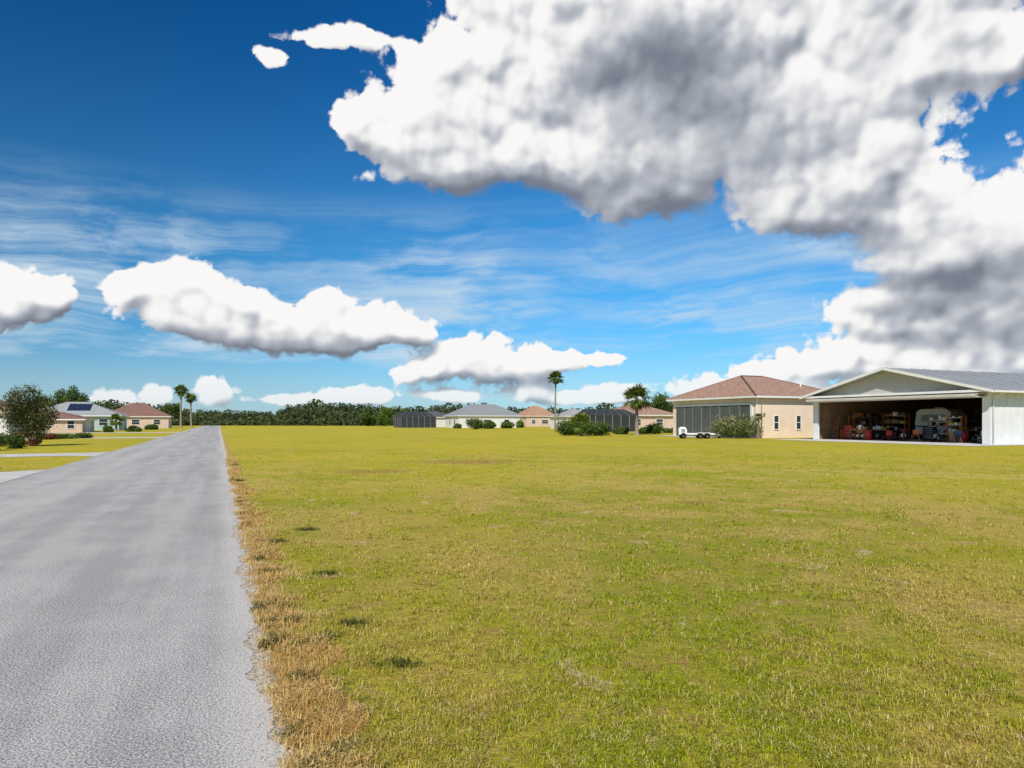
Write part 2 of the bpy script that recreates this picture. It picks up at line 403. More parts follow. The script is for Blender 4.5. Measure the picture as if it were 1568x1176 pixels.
gm,t2,b=newmat('ground_turf')
gn=t2.n.new('ShaderNodeGroup'); gn.node_tree=gg
gpos=t2.vm('MULTIPLY',t2.node('ShaderNodeNewGeometry').outputs['Position'],(1,1,0))
soil_shade=t2.m('MULTIPLY',t2.sm(t2.noise(gpos,22,4,.75,'2D'),.42,.60),t2.sm(t2.vm('LENGTH',gpos,out=1),5,24,.62,.0))  # brown soil gaps near the camera, with shade between blades painted into the colour
gc=t2.mix(soil_shade,gn.outputs[0],(.24,.155,.06))
t2.l.new(gc,b.inputs['Base Color']); b.inputs['Roughness'].default_value=1; b.inputs['Specular IOR Level'].default_value=.05
bn=t2.node('ShaderNodeBump',{'Strength':.9,'Distance':.035,'Height':gn.outputs[1]}); t2.l.new(bn.outputs[0],b.inputs['Normal'])
mesh('ground',[(-4400,-1500,0),(4400,-1500,0),(4400,5000,0),(-4400,5000,0)],[(0,1,2,3)],gm)

# blades
bm_,t3,b=newmat('grass_blades')
gn=t3.n.new('ShaderNodeGroup'); gn.node_tree=gg
a=t3.node('ShaderNodeAttribute',attribute_name='shade').outputs['Fac']
green=t3.mix(t3.m('MULTIPLY',gn.outputs[2],.5),(.46,.54,.012),(.74,.60,.15))
c=t3.mix(t3.sm(a,0,.5,.95,.1),gn.outputs[0],green); c=t3.mix(t3.sm(a,.70,.8,0,.9),c,(.82,.66,.30))
c=t3.mix(t3.sm(a,1.0,1.2,0,1),c,(.70,.46,.16)); c=t3.mix(t3.sm(a,1.4,1.5,0,1),c,(.09,.11,.02))
t3.l.new(c,b.inputs['Base Color']); b.inputs['Roughness'].default_value=.7; b.inputs['Specular IOR Level'].default_value=.15
tr=t3.node('ShaderNodeBsdfTranslucent',{'Color':c}); mx=t3.node('ShaderNodeMixShader',{0:.35,1:b.outputs[0],2:tr.outputs[0]})
t3.l.new(mx.outputs[0],t3.n['Material Output'].inputs[0])
def make_blades(name,X,Y,L,wd,sh,lean=.9):
    n=len(X)
    az=rng.random(n)*2*np.pi; d=np.stack([np.cos(az),np.sin(az),np.zeros(n)],1)
    sd=np.stack([-np.sin(az),np.cos(az),np.zeros(n)],1)*wd[:,None]*.5
    B=np.stack([X,Y,np.zeros(n)],1); up=np.array([0,0,1.])
    ln=(lean*(.3+.9*rng.random(n)))[:,None]
    m1=B+(up*.55+d*.25*ln)*L[:,None]; tp=B+(up*.8*(1-.35*ln)+d*.85*ln)*L[:,None]
    V=np.stack([B-sd,B+sd,m1+sd*.9,m1-sd*.9,tp+sd*.15,tp-sd*.15],1).reshape(-1,3)
    i=np.arange(n)[:,None]*6
    Fq=np.concatenate([i+np.array([[0,1,2,3]]),i+np.array([[3,2,4,5]])],0)
    return npmesh(name,V,Fq,bm_,None,np.repeat(sh,6))
nt=62000
py=1185-(1185-690)*rng.random(nt); px=rng.uniform(-40,1610,nt)
Yc=F*H/(py-HZ); Xc=(px-CX)/F*Yc
dn=fbm(Xc*1000,Yc*1000,330,301,5,.65); kp=rng.random(nt)<np.clip((dn-.40)*6,.10,1); Xc=Xc[kp];Yc=Yc[kp];nt=len(Xc)
k=9
X=np.repeat(Xc,k)+rng.normal(size=nt*k)*.020*np.repeat(np.maximum(1,Yc/8),k); Y=np.repeat(Yc,k)+rng.normal(size=nt*k)*.020*np.repeat(np.maximum(1,Yc/8),k)
sdist=X*VX[0]+Y*VX[1]-EDGE
tuft=np.repeat(rng.random(nt),k)
sh=np.clip(rng.random(nt*k)*.75+ (tuft-.5)*.55,0,.95)
vm_=(sdist<.36+.16*np.sin(Y*1.7)+.12*np.sin(Y*5.1+1)); sh=np.where(vm_&(rng.random(nt*k)<.8),1.2,sh)
keep=(sdist>.1)|(sdist<-6.3); keep&=~((sdist<.3)&(rng.random(nt*k)<.55))
X=X[keep];Y=Y[keep];sh=sh[keep];tuft=tuft[keep];n=len(X)
L=(.016+.032*rng.random(n))*(.7+.8*tuft); L=np.where(sh>1.1,L*1.3,L)
wd=np.maximum(.0038,.0007*Y)*(.7+.6*rng.random(n))
make_blades('grass',X,Y,L,wd,sh,1.2)
cx=[];cy=[];cs=[]
for i in range(300):
    d=3.2+30*random.random()**1.6; s0=.08+abs(random.gauss(0,.2)); X0=(EDGE+s0)*VX[0]+d*UY[0]; Y0=(EDGE+s0)*VX[1]+d*UY[1]
    dark=random.random()<.12; r=random.uniform(.03,.10)
    m_=80; cx+=list(X0+rng.normal(size=m_)*r); cy+=list(Y0+rng.normal(size=m_)*r); cs+=[1.6 if dark else 1.2+random.uniform(-.15,.0)]*m_
for px_,py_ in ((540,957),(425,830),(610,1020),(470,812),(500,880)):
    X0,Y0=gp(px_,py_); m_=160; cx+=list(X0+rng.normal(size=m_)*.09); cy+=list(Y0+rng.normal(size=m_)*.05); cs+=[1.6]*m_
cx=np.array(cx);cy=np.array(cy);cs=np.array(cs); ok=(cx*VX[0]+cy*VX[1]-EDGE)>.02; cx=cx[ok];cy=cy[ok];cs=cs[ok]
make_blades('dry_weeds',cx,cy,.035+.055*rng.random(len(cx)),np.full(len(cx),.005)*np.maximum(1,cy/9),cs,1.2)

# ---------------------------------------------------------------- road
rm,t4,b=newmat('asphalt_old')
pos=t4.node('ShaderNodeNewGeometry').outputs['Position']
xy=t4.node('ShaderNodeSeparateXYZ',{0:pos})
s=t4.m('SUBTRACT',t4.m('ADD',t4.m('MULTIPLY',xy.outputs[0],VX[0]),t4.m('MULTIPLY',xy.outputs[1],VX[1])),EDGE)
al=t4.m('ADD',t4.m('MULTIPLY',xy.outputs[0],UY[0]),t4.m('MULTIPLY',xy.outputs[1],UY[1]))
rp=t4.node('ShaderNodeCombineXYZ',{0:s,1:t4.m('MULTIPLY',al,.06)}).outputs[0]
lane=t4.noise(rp,1.6,4,.6,'2D'); blot=t4.noise(pos,.8,7,.7,'2D'); agg=t4.noise(pos,75,2,.8,'2D'); agg2=t4.noise(pos,26,4,.8,'2D')
f=t4.m('ADD',t4.m('MULTIPLY',lane,.5),t4.m('MULTIPLY',blot,.5))
c=t4.mix(t4.sm(f,.38,.62),(.36,.345,.325),(.50,.48,.45))
trk=t4.m('ADD',t4.sm(t4.m('ABSOLUTE',t4.m('ADD',s,3.9)),.1,.8,1,0),t4.sm(t4.m('ABSOLUTE',t4.m('ADD',s,5.2)),.1,.6,.6,0))
c=t4.mix(t4.m('MULTIPLY',trk,.4),c,(.62,.59,.55))
c=t4.mix(t4.sm(agg,.48,.66,0,.85),c,(.10,.10,.10)); c=t4.mix(t4.sm(agg,.36,.46,.55,0),c,(.78,.76,.72)); c=t4.mix(t4.sm(agg2,.56,.70,0,.55),c,(.20,.195,.19))
c=t4.mix(t4.m('MULTIPLY',t4.sm(s,-.35,-.02),t4.sm(agg2,.4,.6,.1,.6)),c,(.66,.60,.52))
t4.l.new(c,b.inputs['Base Color']); b.inputs['Roughness'].default_value=.95; b.inputs['Specular IOR Level'].default_value=.1
bn=t4.node('ShaderNodeBump',{'Strength':.8,'Distance':.006,'Height':agg}); t4.l.new(bn.outputs[0],b.inputs['Normal'])
vs=[];d=-12.0;k=0
while d<420:
    jr=(.05*math.sin(d*2.1)+.03*math.sin(d*7.3+1)+.02*math.sin(d*19)+random.uniform(-.012,.012)); jl=random.uniform(-.04,.04)
    for o in (EDGE+jr,EDGE-5.75+jl): vs.append((o*VX[0]+d*UY[0],o*VX[1]+d*UY[1],.004))
    d+=.035 if d<14 else (.4 if d<50 else 4); k+=1
mesh('road',vs,[(2*i,2*i+2,2*i+3,2*i+1) for i in range(k-1)],rm)
CONC=mat('concrete',(.56,.53,.49),.9,.12,.8,.2)
def drive(d0,d1,s0,s1,z=.012,name='driveway'):
    fl=.9
    pts=[(s0,d0-fl),(s0,d1+fl),(s0-1.2,d1),(s1,d1),(s1,d0),(s0-1.2,d0)]
    vs=[(a_*VX[0]+b_*UY[0],a_*VX[1]+b_*UY[1],z) for a_,b_ in pts]
    mesh(name,vs,[tuple(range(len(vs)))],CONC)
drive(23.2,27.5,EDGE-5.72,-40); drive(39.0,42.6,EDGE-5.72,-40); drive(78,83,EDGE-5.72,-40); drive(112,118,EDGE-5.72,-34)

# ---------------------------------------------------------------- buildings
WHITE=mat('white_trim',(.74,.73,.70),.6,.05,1.5)
GLASS=mat('window_glass',(.03,.04,.05),.08,.1,1,0,0,.8)
def window(p,face,c,z0,z1,w,off,sgn):
    f=.09
    def bb(nm,a0,a1,z0_,z1_,d0,d1,m):
        lo,hi=sorted((off+sgn*d0,off+sgn*d1))
        if face=='x': box(p,nm,lo,hi,a0,a1,z0_,z1_,m)
        else: box(p,nm,a0,a1,lo,hi,z0_,z1_,m)
    bb('window_glass',c-w/2,c+w/2,z0,z1,.005,.02,GLASS)
    bb('window_frame_l',c-w/2-f,c-w/2,z0-f,z1+f,.005,.06,WHITE); bb('window_frame_r',c+w/2,c+w/2+f,z0-f,z1+f,.005,.06,WHITE)
    bb('window_head',c-w/2,c+w/2,z1,z1+f,.005,.055,WHITE); bb('window_sill',c-w/2,c+w/2,z0-f,z0,.005,.09,WHITE)
    bb('window_bar',c-w/2,c+w/2,(z0+z1)/2-.03,(z0+z1)/2+.03,.02,.045,WHITE)
def hiproof(p,D,Wd,ze,zr,o,m,inset=None,fas=.2):
    x0,x1,y0,y1=-o,D+o,-o,Wd+o
    if inset is None: inset=min(D,Wd)/2+o*.6
    if D>=Wd: r0=(x0+inset,Wd/2,zr); r1=(x1-inset,Wd/2,zr)
    else: r0=(D/2,y0+inset,zr); r1=(D/2,y1-inset,zr)
    vs=[(x0,y0,ze),(x1,y0,ze),(x1,y1,ze),(x0,y1,ze),r0,r1]
    if D>=Wd: fs=[(0,1,5,4),(1,2,5),(2,3,4,5),(3,0,4)]
    else: fs=[(0,1,4),(1,2,5,4),(2,3,5),(3,0,4,5)]
    mesh('roof',vs,fs,m,p)
    vs=[(x,y,z) for z in (ze-.004,ze-fas) for x,y in ((x0+.01,y0+.01),(x1-.01,y0+.01),(x1-.01,y1-.01),(x0+.01,y1-.01))]
    mesh('fascia_and_soffit',vs,[(0,1,5,4),(1,2,6,5),(2,3,7,6),(3,0,4,7),(4,5,6,7)],WHITE,p)
def house(name,x,y,D,Wd,ze,zr,wall,roof,sink=0,wins_y=(),wins_x=(),xface=0,garage=None,door=None,inset=None):
    e=empty(name,x,y,-sink,ROT)
    box(e,'walls',0,D,0,Wd,-.2,ze-.21,wall)
    hiproof(e,D,Wd,ze,zr,.5,roof,inset)
    for c,w in wins_y: window(e,'y',c,.95,2.1,w,0,-1)
    xo,sg=(0,-1) if xface==0 else (D,1)
    for c,w in wins_x: window(e,'x',c,.95,2.1,w,xo,sg)
    if garage:
        c,w=garage; lo,hi=sorted((xo+sg*.004,xo+sg*.05)); 
        for i in range(4): box(e,'garage_panel_%d'%(i+1),lo,hi,c-w/2,c+w/2,.02+i*.54,.53+i*.54,WHITE)
    return e
shT=mat('shingle_tan',(.36,.22,.16),.95,.25,3,.5); shG=mat('shingle_grey',(.25,.265,.27),.95,.2,3,.5); shB=mat('shingle_brown',(.24,.13,.10),.95,.25,3,.5)
shL=mat('shingle_light',(.33,.34,.33),.9,.15,3,.4); shD=mat('shingle_dark',(.10,.105,.11),.95,.2,3,.4); shO=mat('tile_orange',(.42,.24,.15),.9,.2,3,.4)
cream=mat('stucco_cream',(.74,.60,.47),.95,.05,.8,.3); pink=mat('stucco_pink',(.62,.47,.37),.95,.06,.8,.3); white=mat('stucco_white',(.68,.67,.65),.95,.05,.8,.3)
teal=mat('stucco_teal',(.36,.50,.47),.95,.05,.8,.3)

hx,hy=at(1158,68.3)
hw,hd=13.6,12.5
e=empty('beige_hangar_building',hx,hy,0,ROT)
box(e,'walls_side',0,hd,0,hw,-.1,4.03,cream)
hiproof(e,hd,hw,4.25,6.75,.6,shT,None)
bpy.data.objects.remove(e.children[1]); 
vs=[(-.6,-.6,4.25),(hd+.6,-.6,4.25),(hd+.6,hw+.6,4.25),(-.6,hw+.6,4.25),(4.2,hw/2,6.75),(7.2,hw/2,6.75)]
mesh('roof',vs,[(0,1,5,4),(1,2,5),(2,3,4,5),(3,0,4)],shT,e)
RC=mat('ridge_cap',(.28,.16,.12),.95,.2,3)
for nm,a_,b_ in (('ridge_cap',4,5),('hip_cap_1',0,4),('hip_cap_2',1,5),('hip_cap_3',3,4)):
    tube(nm,[vs[a_],vs[b_]],[.09,.09],RC,e,6)
DG=mat('hangar_door_grey',(.085,.095,.085),.6,.12,1.2); DF=mat('door_frame_dark',(.2,.2,.19),.5)
npan=8; y0,y1=.75,12.9; pw=(y1-y0)/npan
for i in range(npan):
    box(e,'door_panel_%d'%(i+1),-.05-.04*(i%2),-.006,y0+i*pw+.02,y0+(i+1)*pw-.02,.05,3.35,DG)
    box(e,'door_mullion_%d'%(i+1),-.13,-.006,y0+i*pw-.025,y0+i*pw+.019,.0,3.37,DF)
box(e,'door_header',-.16,-.006,y0-.1,y1+.1,3.38,3.55,WHITE); box(e,'door_jamb',-.14,-.004,y0-.3,y0-.05,0,3.37,WHITE)
for c_ in (2.6,5.6,8.3): window(e,'y',c_,.9,2.25,.55,0,-1)
box(e,'corner_board',-.02,.14,-.03,-.004,0,4.0,WHITE); tube('downspout',[(.6,-.08,4.0),(.6,-.08,.1)],[.05,.05],WHITE,e)
box(e,'wall_lamp',.9,1.05,-.14,-.005,2.3,2.55,DF)
tube('vent_pipe',[(9,3,5.0),(9,3,5.9)],[.06,.06],WHITE,e)

# -- open hangar
gx,gy=at(1516,49.1)
GW,GD,ZE,ZR=15.9,20.0,3.95,5.95
hg=empty('open_aircraft_hangar',gx,gy,0,ROT)
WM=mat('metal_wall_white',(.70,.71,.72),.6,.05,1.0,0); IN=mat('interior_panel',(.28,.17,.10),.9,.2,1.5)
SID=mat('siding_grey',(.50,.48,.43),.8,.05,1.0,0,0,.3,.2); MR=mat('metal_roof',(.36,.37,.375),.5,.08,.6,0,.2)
oy0,oy1,oz=.55,15.35,3.5
box(hg,'side_wall_near',0,GD,0,.14,0,ZE,WM); box(hg,'side_wall_far',0,GD,GW-.14,GW,0,ZE,WM)
for i in range(24): box(hg,'wall_rib_%d'%i,.3+i*.82,.36+i*.82,-.03,-.003,.02,ZE-.3,WM)
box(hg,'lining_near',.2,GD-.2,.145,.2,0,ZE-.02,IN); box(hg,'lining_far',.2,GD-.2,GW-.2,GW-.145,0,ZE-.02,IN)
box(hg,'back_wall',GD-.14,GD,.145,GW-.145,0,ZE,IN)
box(hg,'pier_near',.0,.18,.145,oy0,0,oz,WM); box(hg,'pier_far',0,.18,oy1,GW-.145,0,oz,WM)
box(hg,'door_header_wall',0,.18,.145,GW-.145,oz+.003,ZE,SID)
prism(hg,'front_gable',[(0,ZE+.003),(GW,ZE+.003),(GW/2,ZR)],0,.0,.15,SID)
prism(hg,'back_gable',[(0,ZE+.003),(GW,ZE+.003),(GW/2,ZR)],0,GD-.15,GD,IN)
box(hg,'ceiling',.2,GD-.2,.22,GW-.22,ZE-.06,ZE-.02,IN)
sl=(ZR-ZE)/(GW/2); o=.7; xo0,xo1=-.9,GD+.5
for nm,sg in (('roof_slope_near',0),('roof_slope_far',1)):
    pr=[(-o,ZE-sl*o+.02),(GW/2,ZR+.02),(GW/2,ZR+.16),(-o,ZE-sl*o+.14)]
    if sg: pr=[(GW-a_,b_) for a_,b_ in pr]
    prism(hg,nm,pr,0,xo0,xo1,MR)
    tp=[(-o-.04,ZE-sl*o-.04),(GW/2,ZR-.04),(GW/2,ZR+.20),(-o-.04,ZE-sl*o+.18)]
    if sg: tp=[(GW-a_,b_) for a_,b_ in tp]
    prism(hg,'rake_board_%d'%(sg+1),tp,0,xo0-.05,xo0-.004,WHITE)
for i in range(14):
    xx=xo0+.4+i*1.5; tube('roof_seam_%d'%i,[(xx,-o,ZE-sl*o+.15),(xx,GW/2,ZR+.17)],[.025,.025],MR,hg,5)
box(hg,'gutter_near',xo0,xo1,-o-.18,-o-.045,ZE-sl*o-.02,ZE-sl*o+.12,WHITE)
for xx in (.25,6.5,13): tube('downspout',[(xx,-o-.1,ZE-sl*o),(xx,-.08,ZE-.75),(xx,-.08,.1)],[.045]*3,WHITE,hg,6)
LD=mat('bifold_leaf',(.60,.57,.50),.6,.08,1.0)
def leaf_(nm,a,bq):
    th=.07
    vs=[(x_,y_,z_+dz) for y_ in (oy0-.2,oy1+.2) for (x_,z_) in (a,bq) for dz in (0,th)]
    mesh(nm,vs,[(0,1,3,2),(4,6,7,5),(0,4,5,1),(2,3,7,6),(1,5,7,3),(0,2,6,4)],LD,hg)
leaf_('bifold_upper_leaf',(-.05,3.72),(-1.3,3.58)); leaf_('bifold_lower_leaf',(-.05,3.42),(-1.3,3.50))
for i in range(6):
    yy=oy0+1+i*2.6; tube('door_strut_%d'%(i+1),[(-.1,yy,3.5),(-1.2,yy,3.56)],[.04,.04],WHITE,hg,6)
box(hg,'porch_fascia',-.88,-.80,-.3,GW+.3,3.80,3.98,WHITE)
box(hg,'porch_soffit',-.795,-.01,-.3,GW+.3,3.84,3.90,WHITE)
for i in range(3): box(hg,'ceiling_light_%d'%(i+1),4+i*4,5.4+i*4,GW/2-.2,GW/2+.2,ZE-.12,ZE-.065,WHITE)
box(hg,'hangar_floor',.0,GD,.01,GW-.01,-.1,.03,CONC)
def apron(name,x,y,D0,D1,W0,W1,z):
    pts=[(D0,W0),(D1,W0),(D1,W1),(D0,W1)]
    mesh(name,[(x+a_*VX[0]+b_*UY[0],y+a_*VX[1]+b_*UY[1],z) for a_,b_ in pts],[(0,1,2,3)],mat('apron_concrete',(.62,.60,.57),.9,.06,.6,.1))
apron('hangar_apron',gx,gy,-4.2,-.01,-1.5,GW+1,.02)
apron('side_walk',gx,gy,-.01,GD,-1.5,-.01,.02)
apron('hangar_apron',hx,hy,-3,-.01,0,hw,.02)

# ---- hangar contents
def HP(x,y): return gx+x*VX[0]+y*UY[0], gy+x*VX[1]+y*UY[1]
RED=mat('paint_red',(.45,.03,.02),.4,.1); ORG=mat('paint_orange',(.62,.16,.02),.5,.1); BLU=mat('paint_blue',(.05,.10,.20),.5,.1); BLK=mat('black_rubber',(.015,.015,.016),.8,.1)
CHR=mat('steel',(.45,.45,.46),.35,.1,3,0,.8); YEL=mat('paint_yellow',(.6,.42,.04),.5,.1); CRD=mat('cardboard',(.42,.27,.14),.9,.15); WPT=mat('white_enamel',(.8,.8,.79),.3,.04)
def he(name,x,y,r=0): X_,Y_=HP(x,y); return empty(name,X_,Y_,.03,ROT+r)
def wheel(p,nm,c,r,w,ax=(0,1,0)):
    cyl(p,nm+'_tyre',c,r,w,ax,BLK,22); cyl(p,nm+'_hub',c,r*.5,w*1.08,ax,CHR,14)
def tool_chest(x,y,m=RED,h=1.1,r=0):
    e=he('tool_chest',x,y,r); box(e,'cabinet',-.25,.25,-.45,.45,.14,h,m,.01)
    for i in range(6): 
        z=.2+i*(h-.25)/6; box(e,'drawer_%d'%i,-.275,-.252,-.42,.42,z,z+(h-.25)/6-.03,m); box(e,'handle_%d'%i,-.3,-.277,-.35,.35,z+.08,z+.1,CHR)
    for i,(a_,b_) in enumerate(((-.2,-.38),(-.2,.38),(.2,-.38),(.2,.38))): cyl(e,'caster_%d'%i,(a_,b_,.06),.06,.05,(0,1,0),BLK,12)
def shelf(x,y,w=1.8,h=2.0,r=0,fm=ORG):
    e=he('shelving_unit',x,y,r)
    for i,(a_,b_) in enumerate(((-.3,-w/2),(.3,-w/2),(-.3,w/2),(.3,w/2))): box(e,'post_%d'%i,a_-.03,a_+.03,b_-.03,b_+.03,0,h,fm)
    ms=[CRD,RED,CRD,WPT,YEL,BLK,CHR,ORG,BARK]
    for j in range(4):
        z=.15+j*(h-.2)/3.2; box(e,'shelf_%d'%j,-.32,.32,-w/2+.035,w/2-.035,z,z+.04,CHR)
        yy=-w/2+.08
        while yy<w/2-.3:
            ww=random.uniform(.15,.4); hh_=random.uniform(.15,.42)
            if random.random()<.7: box(e,'storage_bin',-.25,random.uniform(0,.25),yy,yy+ww,z+.042,z+hh_,random.choice(ms),.01)
            else: cyl(e,'paint_can',(-.05,yy+ww/2,z+.042+hh_/2),min(.12,ww/2),hh_,(0,0,1),random.choice(ms),14)
            yy+=ww+.05
def bench(x,y,w=2.2,r=0):
    e=he('workbench',x,y,r); box(e,'top',-.35,.35,-w/2,w/2,.86,.92,mat('wood_bench',(.3,.18,.09),.8,.2,4))
    for i,(a_,b_) in enumerate(((-.3,-w/2+.06),(.3,-w/2+.06),(-.3,w/2-.06),(.3,w/2-.06))): box(e,'leg_%d'%i,a_-.04,a_+.04,b_-.04,b_+.04,0,.858,BARK)
    box(e,'lower_shelf',-.25,.25,-w/2+.12,w/2-.12,.25,.29,BARK)
    for i in range(7):
        yy=-w/2+.15+i*(w-.3)/7; box(e,'clutter_%d'%i,-.2,random.uniform(0,.2),yy,yy+random.uniform(.1,.25),.922,.95+random.uniform(.05,.4),random.choice([RED,BARK,CRD,WPT,BLK,YEL]),.01)
        box(e,'bin_%d'%i,-.15,.15,yy,yy+.2,.292,.32+random.uniform(.1,.3),random.choice([CRD,WPT,BLK,RED]),.01)
def stepladder(x,y,r=0):
    e=he('step_ladder',x,y,r)
    for s_ in (-1,1):
        tube('rail_%d'%s_,[(-.45,.28*s_,0),(0,.18*s_,2.1)],[.03,.03],ORG,e,6); tube('back_rail_%d'%s_,[(.45,.28*s_,0),(0,.18*s_,2.1)],[.02,.02],ORG,e,6)
    for i in range(6): z=.3+i*.3; f=z/2.1; box(e,'tread_%d'%i,-.45+.45*f-.04,-.45+.45*f+.06,-.27+.08*f,.27-.08*f,z,z+.03,CHR)
def mower(x,y,r=0,m=RED):
    e=he('riding_mower',x,y,r); box(e,'hood',-.9,-.25,-.25,.25,.4,.85,m,.08); box(e,'deck',-.5,.45,-.5,.5,.18,.34,m,.05); box(e,'fender',.1,.75,-.4,.4,.5,.66,m,.06)
    box(e,'seat',.25,.6,-.22,.22,.67,.78,BLK,.04); box(e,'seat_back',.58,.68,-.22,.22,.75,1.15,BLK,.04)
    for i,(a_,b_,rr) in enumerate(((-.7,-.36,.2),(-.7,.36,.2),(.5,-.46,.28),(.5,.46,.28))): wheel(e,'wheel_%d'%i,(a_,b_,rr),rr,.17)
    tube('steering_column',[(-.2,0,.8),(.0,0,1.0)],[.02,.02],BLK,e,6); cyl(e,'steering_wheel',(.02,0,1.02),.17,.03,(.7,0,.7),BLK)
def camper(x,y,r=0):
    e=he('camper_trailer',x,y,r); 
    prism(e,'shell',[(-1.5,.5),(1.5,.5),(1.6,1.4),(1.45,2.5),(1.1,2.75),(-1.1,2.75),(-1.5,2.45),(-1.7,1.3)],0,-1.05,1.05,WPT)
    box(e,'front_window',-1.07,-1.052,-1.0,1.0,1.65,2.25,GLASS); box(e,'stripe',-1.07,-1.052,-1.55,1.55,1.15,1.28,BLU)
    box(e,'roof_vent',-.3,.3,-.4,.3,2.752,2.9,WPT,.03); box(e,'side_window',-.5,.4,-1.66,-1.58,1.6,2.2,GLASS)
    wheel(e,'wheel_l',(-.95,0,.34),.34,.2,(1,0,0)); wheel(e,'wheel_r',(.95,0,.34),.34,.2,(1,0,0)); box(e,'chassis',-.8,.8,-2.4,1.5,.38,.498,BLK)
def chair(x,y,r=0,m=BLU):
    e=he('folding_chair',x,y,r); box(e,'seat',-.24,.24,-.25,.25,.42,.45,m); box(e,'backrest',.22,.26,-.25,.25,.55,.95,m)
    for s_ in (-1,1): tube('leg_a%d'%s_,[(-.25,.26*s_,0),(.25,.26*s_,.95)],[.015]*2,CHR,e,6); tube('leg_b%d'%s_,[(.28,.26*s_,0),(-.2,.26*s_,.5)],[.015]*2,CHR,e,6)
def drum(x,y,m=BLU):
    e=he('oil_drum',x,y); tube('barrel',[(0,0,0),(0,0,.02),(0,0,.29),(0,0,.3),(0,0,.33),(0,0,.58),(0,0,.6),(0,0,.63),(0,0,.87),(0,0,.88)],[.27,.28,.28,.295,.28,.28,.295,.28,.28,.27],m,e,18)
def motorcycle(x,y,r=0,m=BLK):
    e=he('motorcycle',x,y,r)
    for i,a_ in enumerate((-.7,.7)): wheel(e,'wheel_%d'%i,(a_,0,.33),.33,.12)
    tube('fork',[(-.7,0,.33),(-.45,0,1.0)],[.04,.03],CHR,e); tube('handlebar',[(-.35,-.35,1.05),(-.47,0,1.0),(-.35,.35,1.05)],[.02]*3,BLK,e)
    tube('tank',[(-.4,0,.8),(-.25,0,.85),(0,0,.82),(.1,0,.75)],[.08,.16,.15,.05],m,e,12); tube('seat',[(.05,0,.76),(.3,0,.75),(.7,0,.82)],[.08,.14,.08],BLK,e,10)
    box(e,'engine',-.25,.2,-.17,.17,.3,.66,CHR,.04); tube('exhaust',[(-.1,.2,.35),(.3,.22,.3),(.8,.22,.4)],[.035,.04,.05],CHR,e)
tool_chest(2.4,13.9,RED,1.3); tool_chest(2.3,12.6,ORG,1.0); shelf(4.5,14.6,2.2,2.2,1.57); shelf(7.5,14.6,2.4,2.3,1.57,CHR); bench(3.4,11.3); stepladder(1.9,14.8)
mower(2.6,9.9,.5); motorcycle(2.2,8.4,.7,RED); camper(8.2,9.4,.1); bench(6.2,5.6,2.6); shelf(5.0,7.2,1.6,1.9); tool_chest(3.2,6.8,BLK,1.2,.2)
motorcycle(1.8,5.3,.9,BLK); chair(1.9,7.1,.4,ORG); chair(1.4,3.3,.2,BLU); drum(2.2,4.2,CRD); drum(2.5,3.5,RED); mower(2.6,2.1,.9,mat('paint_green',(.04,.18,.05),.4))
shelf(5.2,1.3,2.4,2.3,0,ORG); shelf(8.5,1.1,3.0,2.4,1.57,CHR); chair(1.3,1.3,.1,WPT); bench(9.5,4.0,3.0); shelf(12,8,3,2.4); shelf(12,12,3,2.4,0,CHR); drum(1.5,11.2,RED); tool_chest(5.5,3.4,WPT,1.7); shelf(3.7,4.9,1.2,2.1,0,ORG)
drum(2.8,15.0,ORG); bench(1.6,12.2,1.6); shelf(6.5,12.4,2.2,2.3,0,ORG)

# ---- low white utility trailer in front of the beige hangar
tx,ty=gp(1066,671.5)
e=empty('utility_trailer',tx,ty,0,math.radians(-8))
box(e,'bed',-.9,1.7,-.7,.7,.36,.43,WPT,.02); box(e,'side_rail_near',-.9,1.7,-.74,-.705,.43,.52,WPT); box(e,'side_rail_far',-.9,1.7,.705,.74,.43,.52,WPT)
prism(e,'front_cargo_box',[(-1.7,.38),(-.95,.38),(-.95,.90),(-1.1,1.12),(-1.4,1.16),(-1.6,1.08),(-1.7,.86)],1,-.6,.6,WPT)
box(e,'box_hatch',-1.5,-1.1,-.62,-.602,.55,.95,mat('trailer_hatch',(.3,.3,.3),.5))
box(e,'tongue',1.7,2.3,-.05,.05,.34,.41,CHR); cyl(e,'jack_wheel',(2.15,0,.1),.1,.06,(0,1,0),BLK,12); tube('jack_post',[(2.15,0,.1),(2.15,0,.6)],[.03,.03],CHR,e,8)
for i,a_ in enumerate((-1.3,.3,.95)):
    for s_ in (-1,1): wheel(e,'wheel_%d_%d'%(i,s_),(a_,.78*s_,.27),.27,.16)
    box(e,'fender_%d'%i,a_-.3,a_+.3,-.88,-.76,.56,.60,WPT,.02)

